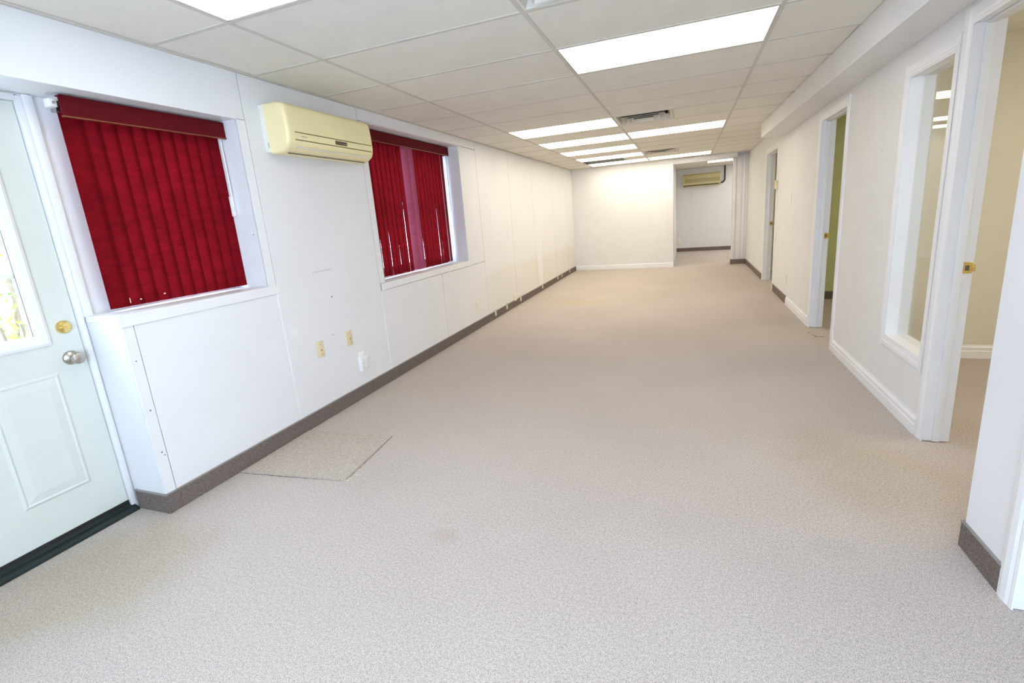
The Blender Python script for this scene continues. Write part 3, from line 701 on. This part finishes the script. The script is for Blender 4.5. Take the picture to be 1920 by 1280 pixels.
# ---- split air conditioner above the left wall, y along its length
def ac_left():
    y0, y1 = 2.475, 3.352
    r = tag(empty('air_conditioner', (XL, (y0 + y1) / 2, 1.87)), 'yellowed split air conditioner between the two red blinds', 'air conditioner')
    def P(z):  # depth of the front at a height
        t = (z - 1.868) / (2.168 - 1.868)
        pts = [(0, 0.115), (0.03, 0.150), (0.10, 0.182), (0.20, 0.199), (0.32, 0.205), (0.6, 0.203), (0.85, 0.196), (0.93, 0.188), (0.975, 0.172), (1.0, 0.14)]
        for (a, b), (c, d) in zip(pts, pts[1:]):
            if a <= t <= c: return b + (d - b) * (t - a) / (c - a)
        return pts[-1][1]
    def sl(z0, z1, back, inset=0.0, n=9):
        zs = [z0 + (z1 - z0) * i / n for i in range(n + 1)]
        return [(XL + back, z0)] + [(XL + P(z) - inset, z) for z in zs] + [(XL + back, z1)]
    MB().box(XL, XL + 0.045, y0 + 0.002, y1 - 0.002, 1.878, 2.160).build('back_plate', 'ac_plate', r, 0.004)
    ya, yb = y0 + 0.058, y1 - 0.020
    MB().prism(sl(1.880, 2.155, 0.04, 0.012), 'y', ya - 0.002, yb + 0.002).build('inner_core', 'slot_dark', r)
    def cheek(ye, yi):
        # rounded end cap lofted from a shrunken outline to the full section
        d = 1 if yi > ye else -1; prof = sl(1.868, 2.168, 0.042, 0, 24); cxm, czm = XL + 0.10, 2.018; vs = []; fs = []; n = len(prof)
        st_ = [(0.0, 0.022), (0.003, 0.013), (0.009, 0.005), (0.018, 0.001), (0.026, 0.0), (abs(yi - ye), 0.0)]
        for off, ins in st_:
            for (px, pz) in prof:
                sx_ = px if px < XL + 0.05 else px - ins
                sz_ = pz + (ins if pz < 1.90 else (-ins if pz > 2.14 else 0)) * (0.6 if px < XL + 0.05 else 1)
                vs.append((sx_, ye + d * off, sz_))
        for i in range(len(st_) - 1):
            for k in range(n): fs.append((i * n + k, i * n + (k + 1) % n, (i + 1) * n + (k + 1) % n, (i + 1) * n + k))
        fs.append(tuple(range(n))); fs.append(tuple(range((len(st_) - 1) * n, len(st_) * n)))
        MB().add(vs, fs).build('end_cap', 'ac_yellow', r, smooth=True)
    cheek(y0, ya); cheek(y1, yb)
    MB().prism(sl(1.990, 2.168, 0.042, 0, 14), 'y', ya, yb).build('front_panel', 'ac_yellow', r, smooth=True)
    MB().prism(sl(1.945, 1.9840, 0.042, 0, 4), 'y', ya, yb).build('trim_band', 'ac_yellow', r, smooth=True)
    lo_ = MB().prism(sl(1.868, 1.9390, 0.042, 0, 10), 'y', ya, yb).build('lower_shell', 'ac_yellow', r, smooth=True)
    # outlet flap lines
    MB().prism([(XL + 0.182, 1.898), (XL + 0.193, 1.9045), (XL + 0.196, 1.9025), (XL + 0.185, 1.896)], 'y', y0 + 0.06, y1 - 0.06).build('outlet_flap', 'ac_plate', lo_)
    MB().box(XL + 0.128, XL + 0.134, y0 + 0.05, y1 - 0.05, 1.8655, 1.8700).build('outlet_slot', 'slot_dark', lo_)
    MB().box(XL + 0.198, XL + 0.2065, 2.905, 3.030, 1.952, 1.978).build('display', 'display_dark', r, 0.002)
    lg = MB()
    for i in range(5): lg.box(XL + 0.2025, XL + 0.2055, 2.585 + i * 0.010, 2.592 + i * 0.010, 1.962, 1.969 - (0.002 if i % 2 else 0))
    lg.build('logo_mark', 'slot_grey', r)
    for i in range(4): box('side_vent', 'slot_grey', (XL + 0.030 + i * 0.006, XL + 0.033 + i * 0.006, y0 + 0.0012, y0 + 0.0028, 1.905, 1.935), r)
    # white lens-shaped sheen is the polished rounded corner itself
ac_left()

def ac_far():
    x0, x1, zb, zt = -0.10, 0.885, 1.825, 2.165; Y = YE - 0.006
    r = tag(empty('air_conditioner', ((x0 + x1) / 2, Y, zb)), 'olive yellow split air conditioner on the passage back wall', 'air conditioner')
    prof = [(Y, zb), (Y - 0.13, zb), (Y - 0.165, zb + 0.03), (Y - 0.175, zb + 0.10), (Y - 0.172, zb + 0.22), (Y - 0.15, zt - 0.03), (Y - 0.10, zt), (Y, zt)]
    b = MB().prism(prof, 'x', x0, x1).build('body', 'ac_olive', r, 0.012, 3)
    for i in range(6):
        MB().box(x0 + 0.05, x1 - 0.02, Y - 0.179, Y - 0.170, zb + 0.105 + i * 0.018, zb + 0.117 + i * 0.018).build('grille_slat', 'ac_olive_dark', b)
    MB().prism([(Y - 0.17, zb + 0.018), (Y - 0.176, zb + 0.028), (Y - 0.176, zb + 0.040), (Y - 0.16, zb + 0.040)], 'x', x0 + 0.02, x1 - 0.05).build('outlet_slot', 'dark', r)
    MB().box(x0 + 0.05, x0 + 0.10, Y - 0.172, Y - 0.160, zt - 0.085, zt - 0.078).build('logo_mark', 'slot_dark', r)
    t = MB(); pth = [(x1 - 0.02, Y - 0.05, zb + 0.05)] + [(x1 + 0.02 + 0.09 * math.sin(a), Y - 0.05, zb + 0.14 - 0.09 * math.cos(a)) for a in [i * math.pi / 16 for i in range(9)]] + [(x1 + 0.11, Y - 0.05, ZC + 0.02)]
    po = t.tube(pth, 0.021, 12).build('refrigerant_pipe', 'rubber_black', r, smooth=True); po['label'] = 'black insulated pipe rising to the ceiling'
ac_far()

# ---- outlets, switches and plates
def plate(name, label, wall, y, z, mat, w_=0.070, h_=0.114, th_=0.006, kind='outlet', group=None):
    """wall: 'L' faces +x, 'R' faces -x, 'H' faces -y (y is then x)"""
    s_ = {'L': 1, 'R': -1, 'H': -1}[wall]; base = {'L': XL, 'R': XR, 'H': YE - 0.006}[wall]
    loc = (base, y, z - h_ / 2) if wall != 'H' else (y, base, z - h_ / 2)
    r = tag(empty(name, loc), label, 'outlet' if kind != 'switch' else 'switch', group)
    def bx(nm, m, d0, d1, a0, a1, z0, z1, par, bev=0.0):
        if wall == 'H': return MB().box(a0, a1, base + s_ * d0, base + s_ * d1, z0, z1).build(nm, m, par, bev)
        return MB().box(base + s_ * d0, base + s_ * d1, a0, a1, z0, z1).build(nm, m, par, bev)
    pl = bx('cover', mat, 0, th_, y - w_ / 2, y + w_ / 2, z - h_ / 2, z + h_ / 2, r, 0.002)
    if kind == 'outlet':
        for dz in (0.020, -0.020):
            f_ = bx('socket', mat, th_, th_ + 0.0015, y - 0.016, y + 0.016, z + dz - 0.014, z + dz + 0.014, r, 0.001)
            for dy in (-0.006, 0.006): bx('slot', 'slot_dark', th_ + 0.0015, th_ + 0.002, y + dy - 0.0012, y + dy + 0.0012, z + dz - 0.004, z + dz + 0.006, f_)
        bx('screw', 'slot_dark', th_, th_ + 0.001, y - 0.002, y + 0.002, z - 0.002, z + 0.002, r)
    elif kind == 'jack':
        bx('screw', 'slot_dark', th_, th_ + 0.001, y - 0.003, y + 0.003, z + h_ * 0.30 - 0.003, z + h_ * 0.30 + 0.003, r)
        bx('jack', 'slot_dark', th_, th_ + 0.002, y + 0.002, y + 0.010, z - 0.012, z - 0.002, r)
        bx('screw', 'slot_dark', th_, th_ + 0.001, y + 0.003, y + 0.008, z - h_ * 0.30 - 0.002, z - h_ * 0.30 + 0.002, r)
    elif kind == 'switch':
        bx('toggle', 'plate_white', th_, th_ + 0.010, y - 0.005, y + 0.005, z - 0.002, z + 0.014, r, 0.001)
    elif kind == 'multi':
        for cy_ in (-0.022, 0.022):
            for cz_ in (-0.026, 0.012, 0.036):
                f_ = bx('socket', mat, th_, th_ + 0.002, y + cy_ - 0.015, y + cy_ + 0.015, z + cz_ - 0.010, z + cz_ + 0.010, r, 0.001)
                for dy in (-0.006, 0.006): bx('slot', 'slot_grey', th_ + 0.002, th_ + 0.0026, y + cy_ + dy - 0.0012, y + cy_ + dy + 0.0012, z + cz_ - 0.004, z + cz_ + 0.005, f_)
    return r
plate('wall_jack', 'beige wall jack plate nearest the entrance door, left of the pair', 'L', 2.645, 0.530, 'plate_beige', kind='jack', h_=0.118)
plate('wall_jack', 'beige wall jack plate above the white outlet, right of the pair', 'L', 2.965, 0.530, 'plate_beige', kind='jack', h_=0.118)
wm = plate('wall_outlet', 'white multi socket adapter low on the left wall', 'L', 3.080, 0.285, 'plate_white', w_=0.092, h_=0.118, th_=0.030, kind='multi')
MB().box(XL, XL + 0.006, 3.042, 3.118, 0.30, 0.385).build('back_cover', 'plate_white', wm, 0.002)
plate('wall_outlet', 'cream outlet low on the left wall below the second window', 'L', 5.44, 0.297, 'plate_cream')
plate('wall_outlet', 'cream outlet box just above the brown baseboard on the left wall', 'L', 6.83, 0.155, 'plate_cream', th_=0.03, h_=0.10)
plate('wall_outlet', 'pale outlet near the far corner of the left wall', 'L', 8.56, 0.288, 'plate_cream')
plate('wall_switch', 'yellowed switch box beside the far right doorway', 'R', 7.86, 1.528, 'plate_beige', w_=0.08, h_=0.12, th_=0.035, kind='switch')
plate('wall_plate', 'blank cream plate between the middle and far doorways', 'R', 6.87, 1.313, 'plate_cream', kind='blank')
plate('wall_plate', 'small cream plate under the yellowed switch box', 'R', 7.845, 1.275, 'plate_cream', kind='blank')
plate('wall_outlet', 'cream outlet low on the right wall above the baseboard joint', 'R', 6.906, 0.316, 'plate_cream')
plate('wall_outlet', 'pale outlet low on the right wall past the far doorway', 'R', 9.36, 0.33, 'plate_white')
plate('wall_outlet', 'cream outlet low on the passage back wall', 'H', -0.19, 0.29, 'plate_cream')

# ---- cream clips hooked over the left baseboard
CLIPS = [(5.998, 'nearest cream clip hooked over the left baseboard'), (6.453, 'second nearest cream clip on the left baseboard'),
         (7.10, 'cream clip on the baseboard just past the low outlet box'), (8.36, 'cream clip on the left baseboard under a white strip'),
         (9.50, 'fifth cream clip along the left baseboard, first of a close pair'), (9.85, 'sixth cream clip along the left baseboard, second of a close pair'), (10.60, 'farthest cream clip on the left baseboard')]
for y, lb in CLIPS:
    c = MB().box(XL + 0.009, XL + 0.014, y - 0.028, y + 0.028, 0.045, 0.128).box(XL, XL + 0.014, y - 0.028, y + 0.028, 0.110, 0.128)
    c.box(XL + 0.009, XL + 0.020, y - 0.028, y - 0.016, 0.055, 0.112)
    tag(c.build('baseboard_clip', 'plate_cream', bevel=0.0015, seg=1), lb, 'clip', 'cream clips on the left baseboard')

# ---- loose square of carpet let into the floor by the left wall
PT = [(-2.500, 1.830), (-2.504, 2.400), (-1.842, 2.440), (-1.790, 1.892)]
def jag(a, b, n, amp): return [(a[0] + (b[0] - a[0]) * i / n + random.uniform(-amp, amp), a[1] + (b[1] - a[1]) * i / n + random.uniform(-amp, amp)) for i in range(n)]
outl = []
for i in range(4): outl += jag(PT[i], PT[(i + 1) % 4], 14, 0.002 if i else 0.0)
cp = MB().prism(outl, 'z', 0.0005, 0.006).build('carpet_patch', 'carpet_patch')
tag(cp, 'square cut piece of carpet laid by the left baseboard', 'carpet piece')
def seam(a, b, n, wmax, name='cut_seam'):
    mb = MB()
    for i in range(n):
        t0, t1 = i / n, (i + 1) / n; p0 = Vector(a).lerp(Vector(b), t0); p1 = Vector(a).lerp(Vector(b), t1)
        d = (p1 - p0).normalized(); nn = Vector((-d.y, d.x)) ; ww = random.uniform(0.3, 1.0) * wmax * (0.25 + 0.75 * math.sin(math.pi * min(1, t0 * 1.1 + 0.1)))
        q = [p0 - nn * 0.001, p1 - nn * 0.001, p1 + nn * ww, p0 + nn * ww]
        mb.prism([(v.x, v.y) for v in q], 'z', 0.0, 0.0012)
    mb.build(name, 'patch_seam', cp)
seam((-2.500, 1.826), (-1.788, 1.888), 24, -0.0055); seam((-1.784, 1.888), (-1.838, 2.440), 24, -0.0055)
for (x, y, a) in [(-1.79, 1.885, 0.3), (-1.775, 1.90, 0.9), (-1.765, 1.95, 0.2), (-1.80, 1.882, 2.1), (-1.770, 1.893, 1.4)]:
    MB().tube([(x, y, 0.004), (x + 0.012 * math.cos(a), y + 0.012 * math.sin(a), 0.008), (x + 0.03 * math.cos(a), y + 0.026 * math.sin(a), 0.005)], 0.0013, 5).build('loose_fibre', 'plate_cream', cp)

for (a, b, ww) in [((1.150, 5.335), (1.168, 5.318), 0.012), ((1.185, 5.185), (1.262, 5.180), 0.010), ((1.175, 5.262), (1.200, 5.200), 0.005)]:
    mb = MB()
    for i in range(6):
        t0, t1 = i / 6, (i + 1) / 6; p0 = Vector(a).lerp(Vector(b), t0); p1 = Vector(a).lerp(Vector(b), t1); d = (p1 - p0).normalized(); nn = Vector((-d.y, d.x)) * ww * random.uniform(0.4, 1)
        mb.prism([(v.x, v.y) for v in (p0, p1, p1 + nn, p0 + nn)], 'z', 0.0002, 0.0016)
    mb.build('carpet_tear', 'patch_seam', floor)
